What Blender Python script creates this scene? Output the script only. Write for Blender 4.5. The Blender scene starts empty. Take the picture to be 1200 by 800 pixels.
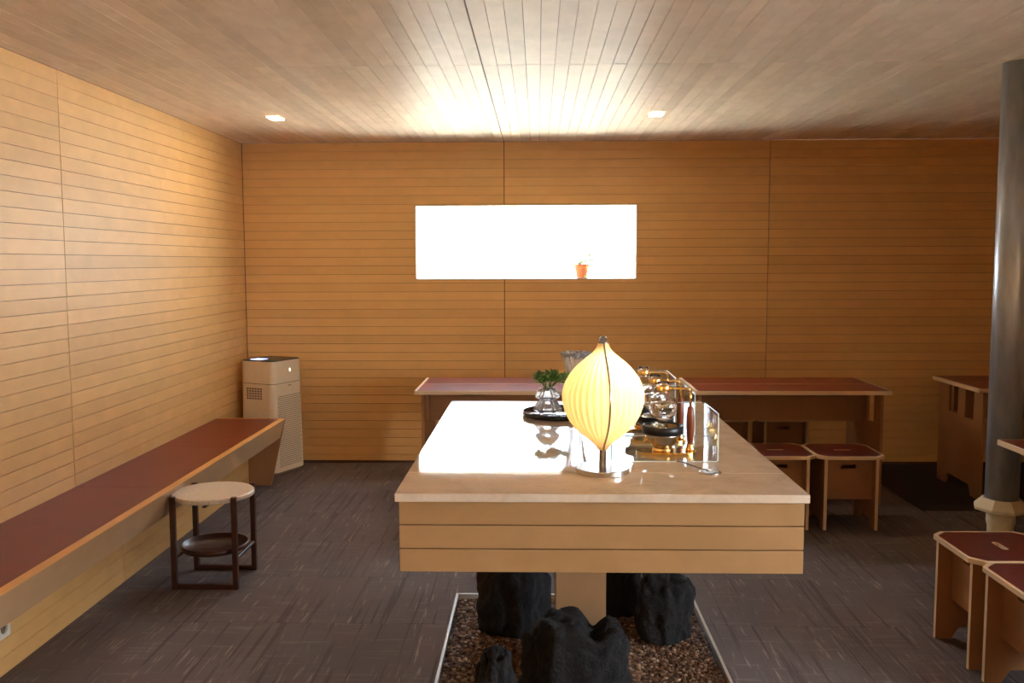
import bpy, bmesh, math, random
from mathutils import Vector, Matrix, noise
from mathutils.geometry import tessellate_polygon
random.seed(7)
PI = math.pi
SC = bpy.context.scene
COL = SC.collection

# ------------------------------------------------------------------ camera
F, PITCH, YAW, ROLL = 1071.48, 0.0865, 0.0281, -0.0033
cam_data = bpy.data.cameras.new('camera')
cam_data.sensor_width = 36.0
cam_data.lens = F * 36.0 / 1200.0
cam_data.clip_start = 0.05
cam = bpy.data.objects.new('camera', cam_data)
COL.objects.link(cam)
fw = Vector((-math.sin(YAW) * math.cos(PITCH), math.cos(YAW) * math.cos(PITCH), -math.sin(PITCH)))
r0 = Vector((math.cos(YAW), math.sin(YAW), 0))
u0 = r0.cross(fw)
rt = math.cos(ROLL) * r0 + math.sin(ROLL) * u0
up = -math.sin(ROLL) * r0 + math.cos(ROLL) * u0
cam.matrix_world = Matrix(((rt.x, up.x, -fw.x, 0), (rt.y, up.y, -fw.y, 0), (rt.z, up.z, -fw.z, 1.6), (0, 0, 0, 1)))
SC.camera = cam

# ------------------------------------------------------------------ sky, sun, exposure
SC.view_settings.view_transform = 'Standard'
SC.view_settings.look = 'None'
SC.view_settings.gamma = 1.0
SC.view_settings.use_curve_mapping = False
SC.view_settings.exposure = 1.22
SKY = 11.0
world = bpy.data.worlds.new('sky')
SC.world = world
world.use_nodes = True
wn, wl = world.node_tree.nodes, world.node_tree.links
wn.clear()
wo = wn.new('ShaderNodeOutputWorld'); wb = wn.new('ShaderNodeBackground')
wt = wn.new('ShaderNodeTexCoord'); ws = wn.new('ShaderNodeSeparateXYZ'); wr = wn.new('ShaderNodeValToRGB')
wl.new(wt.outputs['Generated'], ws.inputs[0]); wl.new(ws.outputs['Z'], wr.inputs[0])
wr.color_ramp.elements[0].position = 0.0; wr.color_ramp.elements[0].color = (0.86, 0.93, 1.0, 1)
wr.color_ramp.elements[1].position = 0.8; wr.color_ramp.elements[1].color = (0.62, 0.80, 1.0, 1)
wl.new(wr.outputs[0], wb.inputs[0]); wb.inputs[1].default_value = SKY
wl.new(wb.outputs[0], wo.inputs[0])

sun_d = bpy.data.lights.new('sun', 'SUN'); sun_d.energy = 120.0; sun_d.angle = 0.01; sun_d.color = (1.0, 0.95, 0.86)
sun = bpy.data.objects.new('sun', sun_d); COL.objects.link(sun)
sun.rotation_euler = Vector((0.62, 0.12, -0.80)).to_track_quat('-Z', 'Y').to_euler()

def portal(name, loc, direction, sx, sy):
    d = bpy.data.lights.new(name, 'AREA'); d.shape = 'RECTANGLE'; d.size = sx; d.size_y = sy
    d.cycles.is_portal = True
    o = bpy.data.objects.new(name, d); COL.objects.link(o); o.location = loc
    o.rotation_euler = Vector(direction).to_track_quat('-Z', 'Z').to_euler()
    return o

XL, XR, YB, YF, ZC = -2.315, 4.5, 7.2, -2.0, 2.533
PITCH_P = 0.06846                        # plank pitch
SEAMX = [-2.315, -0.26, 1.795, 3.85]
SEAMY = [-1.08, 1.68, 4.438, 7.2]
WX0, WX1, WZ0, WZ1 = -0.961, 0.776, 1.4634, 2.0463
OPEN_Y = 2.4                             # right-hand glazing ends here
portal('portal_back_window', ((WX0 + WX1) / 2, YB + 0.15, (WZ0 + WZ1) / 2), (0, -1, 0), WX1 - WX0, WZ1 - WZ0)
portal('portal_side', (XR + 0.02, 0.15, 1.5), (-1, 0, 0), 3.1, 1.4)

SC.cycles.use_denoising = True
SC.cycles.max_bounces = 16
SC.cycles.diffuse_bounces = 6
SC.cycles.glossy_bounces = 5
SC.cycles.transmission_bounces = 16
SC.cycles.transparent_max_bounces = 16
SC.cycles.sample_clamp_indirect = 60.0
SC.cycles.caustics_refractive = True
SC.cycles.blur_glossy = 0.5

# ------------------------------------------------------------------ material helpers
def srgb(r, g, b):
    f = lambda c: (c / 255 / 12.92) if c / 255 <= 0.04045 else ((c / 255 + 0.055) / 1.055) ** 2.4
    return (f(r), f(g), f(b), 1)

class NT:
    def __init__(self, name):
        self.m = bpy.data.materials.new(name); self.m.use_nodes = True
        self.n = self.m.node_tree.nodes; self.l = self.m.node_tree.links
        self.n.clear()
        self.out = self.n.new('ShaderNodeOutputMaterial')
        self.b = self.n.new('ShaderNodeBsdfPrincipled')
        self.l.new(self.b.outputs[0], self.out.inputs[0])
    def node(self, t, **kw):
        o = self.n.new(t)
        for k, v in kw.items():
            setattr(o, k, v)
        return o
    def pos(self, scale, rand=True):
        g = self.node('ShaderNodeNewGeometry'); mp = self.node('ShaderNodeMapping')
        mp.inputs['Scale'].default_value = scale
        self.l.new(g.outputs['Position'], mp.inputs['Vector'])
        if rand:
            oi = self.node('ShaderNodeObjectInfo'); ml = self.node('ShaderNodeMath', operation='MULTIPLY')
            ml.inputs[1].default_value = 37.0
            self.l.new(oi.outputs['Random'], ml.inputs[0])
            cb = self.node('ShaderNodeCombineXYZ')
            for i in range(3): self.l.new(ml.outputs[0], cb.inputs[i])
            self.l.new(cb.outputs[0], mp.inputs['Location'])
        return mp.outputs[0]
    def noise(self, vec, scale, detail=3, rough=0.55, dist=0.0):
        t = self.node('ShaderNodeTexNoise')
        t.inputs['Scale'].default_value = scale; t.inputs['Detail'].default_value = detail
        t.inputs['Roughness'].default_value = rough; t.inputs['Distortion'].default_value = dist
        self.l.new(vec, t.inputs['Vector'])
        return t.outputs['Fac']
    def ramp(self, fac, stops):
        r = self.node('ShaderNodeValToRGB')
        e = r.color_ramp.elements
        e[0].position, e[0].color = stops[0]; e[1].position, e[1].color = stops[-1]
        for p, c in stops[1:-1]:
            k = e.new(p); k.color = c
        self.l.new(fac, r.inputs[0])
        return r.outputs[0]
    def mix(self, fac, a, b, mode='MIX'):
        x = self.node('ShaderNodeMix', data_type='RGBA', blend_type=mode)
        for s, v in ((x.inputs[0], fac), (x.inputs[6], a), (x.inputs[7], b)):
            if hasattr(v, 'is_linked'): self.l.new(v, s)
            else: s.default_value = v
        return x.outputs[2]
    def math(self, op, a, b=None):
        x = self.node('ShaderNodeMath', operation=op)
        for s, v in zip(x.inputs, (a, b)):
            if v is None: continue
            if hasattr(v, 'is_linked'): self.l.new(v, s)
            else: s.default_value = v
        return x.outputs[0]
    def bump(self, h, strength, dist=0.01):
        b = self.node('ShaderNodeBump'); b.inputs['Strength'].default_value = strength; b.inputs['Distance'].default_value = dist
        self.l.new(h, b.inputs['Height']); self.l.new(b.outputs[0], self.b.inputs['Normal'])

def plain(name, col, rough=0.5, metal=0.0, spec=0.5, noise_amt=0.06, nscale=40):
    t = NT(name); t.b.inputs['Roughness'].default_value = rough; t.b.inputs['Metallic'].default_value = metal
    t.b.inputs['Specular IOR Level'].default_value = spec
    n = t.noise(t.pos((1, 1, 1), False), nscale, 3)
    d = tuple(c * (1 - noise_amt) for c in col[:3]) + (1,); h = tuple(min(1, c * (1 + noise_amt)) for c in col[:3]) + (1,)
    t.l.new(t.ramp(n, [(0.3, d), (0.7, h)]), t.b.inputs['Base Color'])
    return t.m

def wood(name, col, axis, rough=0.42, spec=0.5, var=0.16, fig=0.10, grain=0.10, rvar=0.0):
    """board material: fine grain along axis, faint cross figure, one tone per board"""
    t = NT(name)
    sc = [26.0, 26.0, 26.0]; sc[axis] = 0.9
    g = t.noise(t.pos(tuple(sc)), 3.0, 4, 0.6, 0.3)
    s2 = [5.0, 5.0, 5.0]; s2[axis] = 3.2
    f = t.noise(t.pos(tuple(s2)), 1.6, 3, 0.55, 0.6)
    c = col
    dk = tuple(x * k for x, k in zip(c[:3], (0.80, 0.72, 0.62))) + (1,)
    base = t.mix(t.math('MULTIPLY', g, grain * 4), c, dk)
    figc = t.ramp(f, [(0.35, (1 - fig, 1 - fig * 1.1, 1 - fig * 1.3, 1)), (0.7, (1 + fig * 0.5,) * 3 + (1,))])
    base = t.mix(1.0, base, figc, 'MULTIPLY')
    oi = t.node('ShaderNodeObjectInfo')
    v = t.ramp(oi.outputs['Random'], [(0.0, (1 - var, 1 - var * 1.15, 1 - var * 1.35, 1)), (1.0, (1, 1, 1, 1))])
    base = t.mix(1.0, base, v, 'MULTIPLY')
    t.l.new(base, t.b.inputs['Base Color'])
    if rvar:
        rr = t.math('ADD', t.math('MULTIPLY', f, rvar * 2), rough - rvar)
        t.l.new(rr, t.b.inputs['Roughness'])
    else:
        t.b.inputs['Roughness'].default_value = rough
    t.b.inputs['Specular IOR Level'].default_value = spec
    t.bump(g, 0.05, 0.002)
    return t.m

WALLC = srgb(227, 178, 111)
M = {}
M['wall_x'] = wood('maple_wall_boards', WALLC, 0, 0.5, 0.5, 0.10, 0.05, 0.07)
M['wall_y'] = wood('maple_side_boards', WALLC, 1, 0.5, 0.7, 0.10, 0.07, 0.06)
M['ceil'] = wood('maple_ceiling_boards', srgb(247, 229, 207), 1, 0.42, 0.55, 0.14, 0.08, 0.04, 0.05)
def satin(m, fac, rough):
    """thin satin varnish: a weak even gloss over a matt board"""
    n, l = m.node_tree.nodes, m.node_tree.links
    b = n['Principled BSDF']; b.inputs['Specular IOR Level'].default_value = 0.0
    b.inputs['IOR'].default_value = 1.0
    g = n.new('ShaderNodeBsdfGlossy'); g.inputs['Roughness'].default_value = rough
    x = n.new('ShaderNodeMixShader'); x.inputs[0].default_value = fac
    l.new(b.outputs[0], x.inputs[1]); l.new(g.outputs[0], x.inputs[2]); l.new(x.outputs[0], n['Material Output'].inputs[0])
satin(M['ceil'], 0.085, 0.40)
M['counter'] = wood('maple_counter_boards', srgb(180, 143, 98), 0, 0.42, 0.4, 0.06, 0.09, 0.05)
M['counter_y'] = wood('maple_counter_side_boards', srgb(180, 143, 98), 1, 0.42, 0.4, 0.06, 0.09, 0.05)
M['post'] = wood('maple_post', srgb(160, 124, 88), 2, 0.45, 0.4, 0.03, 0.05, 0.05)
M['ply_x'] = wood('birch_ply_x', srgb(164, 114, 70), 0, 0.45, 0.4, 0.08, 0.08, 0.08)
M['ply_z'] = wood('birch_ply_z', srgb(164, 114, 70), 2, 0.45, 0.4, 0.08, 0.06, 0.08)
M['ply_y'] = wood('birch_ply_y', srgb(188, 150, 110), 1, 0.42, 0.45, 0.05, 0.06, 0.06)
M['edge'] = wood('birch_edge', srgb(226, 196, 156), 1, 0.4, 0.45, 0.03, 0.04, 0.05)
M['trim'] = wood('orange_edge_strip', srgb(232, 172, 100), 1, 0.36, 0.5, 0.03, 0.05, 0.05)
M['backing'] = plain('dark_board_backing', srgb(70, 42, 22), 0.8)
M['shell'] = plain('outer_render', srgb(150, 140, 128), 0.85)
M['lino'] = plain('red_brown_linoleum', srgb(120, 42, 23), 0.34, 0, 0.3, 0.10, 9)
M['lino_dk'] = plain('dark_red_linoleum', srgb(98, 36, 27), 0.32, 0, 0.4, 0.08, 12)
M['walnut'] = wood('dark_walnut', srgb(74, 40, 28), 2, 0.32, 0.5, 0.06, 0.08, 0.14)
M['walnut_h'] = wood('turned_walnut', srgb(134, 66, 34), 2, 0.28, 0.5, 0.04, 0.05, 0.14)
M['steel'] = plain('brushed_steel', srgb(190, 186, 182), 0.24, 1.0, 0.5, 0.05, 60)
M['brass'] = plain('polished_brass', srgb(240, 202, 128), 0.18, 1.0, 0.5, 0.05, 60)
M['black'] = plain('black_satin', srgb(26, 26, 28), 0.35)
M['black_gloss'] = plain('black_gloss_lacquer', srgb(30, 27, 28), 0.06)
M['white_plastic'] = plain('warm_white_plastic', srgb(222, 202, 170), 0.42, 0, 0.5, 0.03)
M['off_white'] = plain('socket_white', srgb(224, 216, 202), 0.4, 0, 0.5, 0.02)
M['dark'] = plain('dark_hole', srgb(30, 24, 20), 0.7)
M['grille'] = plain('grille_shadow', srgb(112, 92, 66), 0.7)
M['frame'] = plain('window_frame_paint', srgb(186, 172, 152), 0.4)
M['tray_steel'] = plain('pale_metal_edging', srgb(190, 180, 168), 0.4, 0.0, 0.5)
M['terracotta'] = plain('terracotta', srgb(196, 98, 52), 0.8, 0, 0.3, 0.12)
M['render_white'] = plain('white_house_render', srgb(236, 236, 232), 0.9, 0, 0.2, 0.03, 3)
M['roof_tile'] = plain('blue_grey_roof_tile', srgb(110, 120, 135), 0.8, 0, 0.3, 0.2, 6)
M['asphalt'] = plain('grey_street_paving', srgb(112, 114, 118), 0.9, 0, 0.2, 0.08, 3)
M['pavement'] = plain('pale_courtyard_paving', srgb(205, 200, 190), 0.9, 0, 0.2, 0.08, 3)
M['mat'] = plain('dark_brown_sheet', srgb(58, 50, 45), 0.95, 0, 0.1, 0.25, 180)
M['collar'] = plain('cream_cast_collar', srgb(206, 192, 158), 0.5, 0, 0.4, 0.06)

def mk_marble():
    t = NT('polished_beige_marble')
    v = t.pos((1, 1, 1), False)
    a = t.noise(v, 6, 6, 0.62, 1.2); b = t.noise(v, 90, 3, 0.6)
    c = t.ramp(a, [(0.25, srgb(200, 184, 160)), (0.5, srgb(226, 210, 186)), (0.75, srgb(236, 224, 206))])
    c = t.mix(t.math('MULTIPLY', b, 0.35), c, srgb(186, 164, 140))
    t.l.new(c, t.b.inputs['Base Color'])
    t.b.inputs['Roughness'].default_value = 0.035
    t.b.inputs['IOR'].default_value = 1.6
    t.bump(t.noise(v, 30, 3), 0.02, 0.002)
    return t.m
M['marble'] = mk_marble()

def mk_terrazzo():
    t = NT('pale_terrazzo')
    v = t.pos((1, 1, 1), False)
    vo = t.node('ShaderNodeTexVoronoi'); vo.inputs['Scale'].default_value = 200; t.l.new(v, vo.inputs['Vector'])
    c = t.ramp(vo.outputs['Color'], [(0.12, srgb(196, 176, 156)), (0.3, srgb(216, 203, 188)), (0.9, srgb(226, 214, 200))])
    t.l.new(c, t.b.inputs['Base Color']); t.b.inputs['Roughness'].default_value = 0.35
    return t.m
M['terrazzo'] = mk_terrazzo()

def mk_carpet():
    t = NT('streaked_carpet')
    base = srgb(112, 101, 98)
    fine = t.noise(t.pos((1, 1, 1), False), 260, 2, 0.7)
    lng = t.noise(t.pos((80, 5.0, 1)), 1.0, 2, 0.5)
    dkl = t.noise(t.pos((46, 1.1, 1)), 1.0, 1, 0.5)
    crs = t.noise(t.pos((4.0, 60, 1)), 1.0, 2, 0.5)
    blot = t.noise(t.pos((1, 1, 1), False), 3.5, 3)
    c = t.mix(t.ramp(lng, [(0.62, (0, 0, 0, 1)), (0.72, (0.42,) * 3 + (1,))]), base, srgb(190, 174, 166))
    c = t.mix(t.ramp(crs, [(0.60, (0, 0, 0, 1)), (0.72, (0.28,) * 3 + (1,))]), c, srgb(172, 156, 148))
    c = t.mix(t.ramp(dkl, [(0.60, (0, 0, 0, 1)), (0.68, (0.7,) * 3 + (1,))]), c, srgb(80, 70, 68))
    c = t.mix(1.0, c, t.ramp(fine, [(0.3, (0.68,) * 3 + (1,)), (0.7, (1.15,) * 3 + (1,))]), 'MULTIPLY')
    c = t.mix(1.0, c, t.ramp(blot, [(0.3, (0.9, 0.88, 0.86, 1)), (0.7, (1.06,) * 3 + (1,))]), 'MULTIPLY')
    oi = t.node('ShaderNodeObjectInfo')
    c = t.mix(1.0, c, t.ramp(oi.outputs['Random'], [(0, (0.90, 0.88, 0.88, 1)), (1, (1.04, 1.02, 1.0, 1))]), 'MULTIPLY')
    t.l.new(c, t.b.inputs['Base Color'])
    t.b.inputs['Roughness'].default_value = 0.85; t.b.inputs['Specular IOR Level'].default_value = 0.25
    h = t.math('ADD', t.math('MULTIPLY', lng, 0.8), fine)
    t.bump(h, 0.5, 0.004)
    return t.m
M['carpet'] = mk_carpet()

def mk_island(name, stops, rough, bscale=60):
    t = NT(name); g = t.node('ShaderNodeNewGeometry')
    t.l.new(t.ramp(g.outputs['Random Per Island'], stops), t.b.inputs['Base Color'])
    t.b.inputs['Roughness'].default_value = rough
    t.bump(t.noise(t.pos((1, 1, 1), False), bscale, 3), 0.2, 0.003)
    return t.m
M['gravel'] = mk_island('brown_gravel', [(0, srgb(74, 48, 32)), (0.4, srgb(108, 74, 52)), (0.75, srgb(136, 102, 76)), (1, srgb(180, 154, 130))], 0.6)
M['leaf'] = mk_island('green_leaf', [(0, srgb(52, 96, 34)), (0.5, srgb(86, 136, 50)), (1, srgb(138, 172, 80))], 0.5)
M['leaf_pale'] = mk_island('pale_green_leaf', [(0, srgb(110, 150, 70)), (1, srgb(178, 190, 90))], 0.5)

def mk_lava():
    t = NT('black_lava_rock'); v = t.pos((1, 1, 1), False)
    a = t.noise(v, 9, 5, 0.65); b = t.noise(v, 70, 4, 0.7)
    t.l.new(t.ramp(a, [(0.35, srgb(15, 14, 15)), (0.62, srgb(27, 23, 23)), (0.8, srgb(56, 40, 34))]), t.b.inputs['Base Color'])
    t.b.inputs['Roughness'].default_value = 0.85
    t.bump(b, 0.9, 0.012)
    return t.m
M['lava'] = mk_lava()

def mk_galv():
    t = NT('galvanised_steel'); v = t.pos((1, 1, 0.25), False)
    a = t.noise(v, 14, 4, 0.6)
    t.l.new(t.ramp(a, [(0.3, srgb(150, 156, 164)), (0.7, srgb(188, 192, 198))]), t.b.inputs['Base Color'])
    t.b.inputs['Metallic'].default_value = 0.55
    t.l.new(t.ramp(a, [(0.3, (0.30,) * 3 + (1,)), (0.7, (0.42,) * 3 + (1,))]), t.b.inputs['Roughness'])
    return t.m
M['galv'] = mk_galv()

def mk_glass(name, col=(1, 1, 1, 1), rough=0.0, ior=1.47):
    t = NT(name); t.b.inputs['Base Color'].default_value = col
    t.b.inputs['Transmission Weight'].default_value = 1.0
    t.b.inputs['Roughness'].default_value = rough; t.b.inputs['IOR'].default_value = ior
    return t.m
M['glass'] = mk_glass('clear_glass')
M['ribbed_glass'] = mk_glass('pressed_glass', (1, 1, 1, 1), 0.02, 1.4)
M['ribbed_glass'].node_tree.nodes['Principled BSDF'].inputs['Transmission Weight'].default_value = 0.86
M['water'] = mk_glass('water', (0.98, 0.99, 1, 1), 0, 1.33)

def mk_sheet(name, tint, refl=0.03):
    """thin clear sheet: lets light straight through, reflects by angle"""
    t = NT(name); t.n.remove(t.b)
    tr = t.node('ShaderNodeBsdfTransparent'); tr.inputs[0].default_value = tint
    gl = t.node('ShaderNodeBsdfGlossy'); gl.inputs['Roughness'].default_value = 0.01
    lw = t.node('ShaderNodeLayerWeight'); lw.inputs['Blend'].default_value = 0.5
    f5 = t.math('ADD', t.math('MULTIPLY', t.math('POWER', lw.outputs['Facing'], 5.0), 0.9), refl)
    mx = t.node('ShaderNodeMixShader')
    t.l.new(f5, mx.inputs[0])
    t.l.new(tr.outputs[0], mx.inputs[1]); t.l.new(gl.outputs[0], mx.inputs[2]); t.l.new(mx.outputs[0], t.out.inputs[0])
    return t.m
M['pane'] = mk_sheet('window_glass', (0.94, 0.97, 0.97, 1))
M['acrylic'] = mk_sheet('clear_acrylic', (0.95, 0.96, 0.96, 1))
M['acrylic_edge'] = plain('polished_acrylic_edge', srgb(206, 220, 214), 0.2, 0, 0.6, 0.02)
M['green_edge'] = plain('green_glass_edge', srgb(70, 150, 128), 0.2, 0, 0.6, 0.05)

def mk_emit(name, col, strength):
    t = NT(name); t.b.inputs['Base Color'].default_value = (0.8, 0.8, 0.8, 1)
    t.b.inputs['Emission Color'].default_value = col; t.b.inputs['Emission Strength'].default_value = strength
    return t.m
M['led'] = mk_emit('downlight_led', (1, 0.80, 0.55, 1), 50)
M['display'] = mk_emit('blue_display', (0.28, 0.42, 1, 1), 2.0)
M['sensor'] = mk_emit('white_indicator', (1, 0.92, 0.75, 1), 1.2)
M['bulb'] = mk_emit('lamp_bulb', (1, 0.85, 0.6, 1), 6)

def mk_shade():
    t = NT('pleated_cream_shade'); t.n.remove(t.b)
    df = t.node('ShaderNodeBsdfDiffuse'); df.inputs[0].default_value = srgb(246, 232, 200)
    tl = t.node('ShaderNodeBsdfTranslucent'); tl.inputs[0].default_value = srgb(252, 226, 172)
    mx = t.node('ShaderNodeMixShader'); mx.inputs[0].default_value = 0.62
    t.l.new(df.outputs[0], mx.inputs[1]); t.l.new(tl.outputs[0], mx.inputs[2]); t.l.new(mx.outputs[0], t.out.inputs[0])
    return t.m
M['shade'] = mk_shade()

# ------------------------------------------------------------------ geometry helpers
def link(name, bm, mat, parent=None, smooth=False, loc=(0, 0, 0), rot=None):
    bmesh.ops.recalc_face_normals(bm, faces=bm.faces)
    me = bpy.data.meshes.new(name); bm.to_mesh(me); bm.free()
    if smooth:
        for p in me.polygons: p.use_smooth = True
    me.materials.append(M[mat])
    o = bpy.data.objects.new(name, me); COL.objects.link(o)
    o.location = loc
    if rot: o.rotation_euler = rot
    if parent: o.parent = parent
    return o

def B(): return bmesh.new()

def box(bm, x0, x1, y0, y1, z0, z1, bev=0.0):
    vs = [bm.verts.new((x, y, z)) for x in (x0, x1) for y in (y0, y1) for z in (z0, z1)]
    fs = [bm.faces.new([vs[i] for i in q]) for q in ((0, 1, 3, 2), (4, 6, 7, 5), (0, 4, 5, 1), (2, 3, 7, 6), (0, 2, 6, 4), (1, 5, 7, 3))]
    if bev:
        ed = list({e for f in fs for e in f.edges})
        bmesh.ops.bevel(bm, geom=ed, offset=bev, segments=2, affect='EDGES', profile=0.5)
    return bm

def prism(bm, loops, w0, w1, f):
    """extrude a 2-D outline (first loop) with holes (other loops); f(u,v,w) -> xyz"""
    pts = [[Vector((p[0], p[1], 0)) for p in lp] for lp in loops]
    tris = tessellate_polygon(pts)
    flat = [p for lp in loops for p in lp]
    a = [bm.verts.new(f(p[0], p[1], w0)) for p in flat]
    b = [bm.verts.new(f(p[0], p[1], w1)) for p in flat]
    for t in tris:
        try:
            bm.faces.new([a[i] for i in t]); bm.faces.new([b[i] for i in reversed(t)])
        except ValueError:
            pass
    k = 0
    for lp in loops:
        n = len(lp)
        for i in range(n):
            j = (i + 1) % n
            bm.faces.new((a[k + i], a[k + j], b[k + j], b[k + i]))
        k += n
    return bm

def lathe(bm, prof, n=32, cx=0, cy=0, z0=0, mod=None, cap=True):
    rings = []
    for (r, z) in prof:
        ring = []
        for i in range(n):
            a = 2 * PI * i / n
            rr = r * (mod(a, z) if mod else 1)
            ring.append(bm.verts.new((cx + rr * math.cos(a), cy + rr * math.sin(a), z0 + z)))
        rings.append(ring)
    for a, b in zip(rings, rings[1:]):
        for i in range(n):
            j = (i + 1) % n
            bm.faces.new((a[i], a[j], b[j], b[i]))
    if cap:
        bm.faces.new(list(reversed(rings[0]))); bm.faces.new(rings[-1])
    return bm

def tube(bm, pts, r, n=8, cap=True):
    pts = [Vector(p) for p in pts]
    rings = []
    rs = r if isinstance(r, (list, tuple)) else [r] * len(pts)
    ref = None
    for i, p in enumerate(pts):
        d = (pts[min(i + 1, len(pts) - 1)] - pts[max(i - 1, 0)]).normalized()
        if ref is None:
            ref = Vector((0, 0, 1)) if abs(d.z) < 0.9 else Vector((1, 0, 0))
        u = d.cross(ref).normalized(); v = u.cross(d).normalized(); ref = v
        rings.append([bm.verts.new(p + rs[i] * (math.cos(2 * PI * k / n) * u + math.sin(2 * PI * k / n) * v)) for k in range(n)])
    for a, b in zip(rings, rings[1:]):
        for i in range(n):
            j = (i + 1) % n
            bm.faces.new((a[i], a[j], b[j], b[i]))
    if cap:
        bm.faces.new(rings[0]); bm.faces.new(list(reversed(rings[-1])))
    return bm

def rounded(x0, x1, y0, y1, r, seg=4):
    out = []
    for cx, cy, a0 in ((x1 - r, y0 + r, -90), (x1 - r, y1 - r, 0), (x0 + r, y1 - r, 90), (x0 + r, y0 + r, 180)):
        for k in range(seg + 1):
            a = math.radians(a0 + 90 * k / seg)
            out.append((cx + r * math.cos(a), cy + r * math.sin(a)))
    return out

XY = lambda u, v, w: (u, v, w)
XZ = lambda u, v, w: (u, w, v)
YZ = lambda u, v, w: (w, u, v)

def thing(name, label, cat, loc=(0, 0, 0), rz=0.0, group=None):
    o = bpy.data.objects.new(name, None); COL.objects.link(o)
    o.empty_display_size = 0.05
    o.location = loc; o.rotation_euler = (0, 0, rz)
    tag(o, label, cat, group)
    return o

def tag(o, label, cat, group=None):
    o['label'] = label; o['category'] = cat
    if group: o['group'] = group
    return o

def structure(o):
    o['kind'] = 'structure'; return o

def kids(o):
    return [c for c in list(COL.objects) if c.parent == o]

def dup(root, loc, rz, label, group=None):
    """copy of a thing with copies of its parts and sub-parts"""
    r = root.copy(); COL.objects.link(r); r.location = loc; r.rotation_euler = (0, 0, rz); r['label'] = label
    if group: r['group'] = group
    for ch in kids(root):
        c = ch.copy(); COL.objects.link(c); c.parent = r
        for g in kids(ch):
            d = g.copy(); COL.objects.link(d); d.parent = c
    return r

_cache = {}
def board(name, sx, sy, sz, mat, parent, loc, rot=None, bev=0.0):
    """one board; boards of the same size share one mesh (origin in the middle)"""
    key = (name, round(sx, 3), round(sy, 3), round(sz, 3), mat, bev)
    if key not in _cache:
        bm = B(); box(bm, -sx / 2, sx / 2, -sy / 2, sy / 2, -sz / 2, sz / 2, bev)
        bmesh.ops.recalc_face_normals(bm, faces=bm.faces)
        me = bpy.data.meshes.new(name); bm.to_mesh(me); bm.free(); me.materials.append(M[mat]); _cache[key] = me
    o = bpy.data.objects.new(name, _cache[key]); COL.objects.link(o)
    o.location = loc; o.parent = parent
    if rot: o.rotation_euler = rot
    return o

# ------------------------------------------------------------------ setting: floor
TILE = 0.6
floor = structure(link('floor', box(B(), XL - 0.2, XR + 0.2, YF - 0.2, YB + 0.16, -0.25, -0.006), 'backing'))
ys = []
y = 7.2
edges_y = [7.2 - 0.27]
while edges_y[-1] > YF: edges_y.append(edges_y[-1] - TILE)
edges_y = [7.2] + edges_y; edges_y[-1] = YF
edges_x = [XL]
while edges_x[-1] < XR - 0.05: edges_x.append(min(XR, edges_x[-1] + TILE))
for a, b in zip(edges_x, edges_x[1:]):
    for d, c in zip(edges_y, edges_y[1:]):
        board('carpet_tile', b - a - 0.0016, d - c - 0.0016, 0.006, 'carpet', floor, ((a + b) / 2, (c + d) / 2, -0.003))

# ------------------------------------------------------------------ setting: ceiling
ceiling = structure(link('ceiling', box(B(), XL - 0.2, XR + 0.2, YF - 0.2, YB + 0.2, ZC + 0.012, ZC + 0.3), 'backing'))
nx = 0
x = XL
while x < XR - 0.01:
    x1 = min(x + PITCH_P * 30.02 / 30, XR)
    seam = min(abs(x1 - s) for s in SEAMX) < 0.02
    for y0, y1 in ((1.68, 4.438), (4.438, 7.1985)):
        w = x1 - x - (0.006 if seam else 0.0022)
        board('plank', w, y1 - y0 - 0.005, 0.012, 'ceil', ceiling,
              ((x + x1 - (0.006 if seam else 0.0022)) / 2 + 0.001, (y0 + y1) / 2, ZC + 0.006 + random.uniform(-0.0003, 0.0003)),
              (random.gauss(0, 0.0002), random.gauss(0, 0.004), 0))
    x = x1
board('ceiling_panel', XR - XL, 1.675 - YF, 0.012, 'ceil', ceiling, ((XL + XR) / 2, (1.675 + YF) / 2, ZC + 0.006))

# ------------------------------------------------------------------ setting: walls
ROWS = [i * PITCH_P for i in range(37)] + [ZC - 0.0005]
T = 0.014
wall_back = structure(link('wall_back', prism(B(), [[(XL - 0.2, 0), (XR + 0.2, 0), (XR + 0.2, ZC), (XL - 0.2, ZC)],
            [(WX0, WZ0), (WX1, WZ0), (WX1, WZ1), (WX0, WZ1)]], YB + T, YB + 0.17, XZ), 'backing'))
XS = SEAMX + [XR]
for s0, s1 in zip(XS, XS[1:]):
    for z0, z1 in zip(ROWS, ROWS[1:]):
        a, b = s0 + 0.003, s1 - 0.003
        c, d = z0 + 0.0012, z1 - 0.0012
        rects = []
        if b < WX0 or a > WX1 or d < WZ0 or c > WZ1:
            rects = [(a, b, c, d)]
        else:
            if a < WX0: rects.append((a, WX0, c, d))
            if b > WX1: rects.append((WX1, b, c, d))
            m0, m1 = max(a, WX0), min(b, WX1)
            if c < WZ0: rects.append((m0, m1, c, WZ0))
            if d > WZ1: rects.append((m0, m1, WZ1, d))
        for (p, q, r, s) in rects:
            if q - p < 0.004 or s - r < 0.004: continue
            j = random.uniform(0, 0.0008)
            board('plank', q - p, T, s - r, 'wall_x', wall_back, ((p + q) / 2, YB + T / 2 + j, (r + s) / 2), (random.gauss(0, 0.004), 0, 0))

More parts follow.
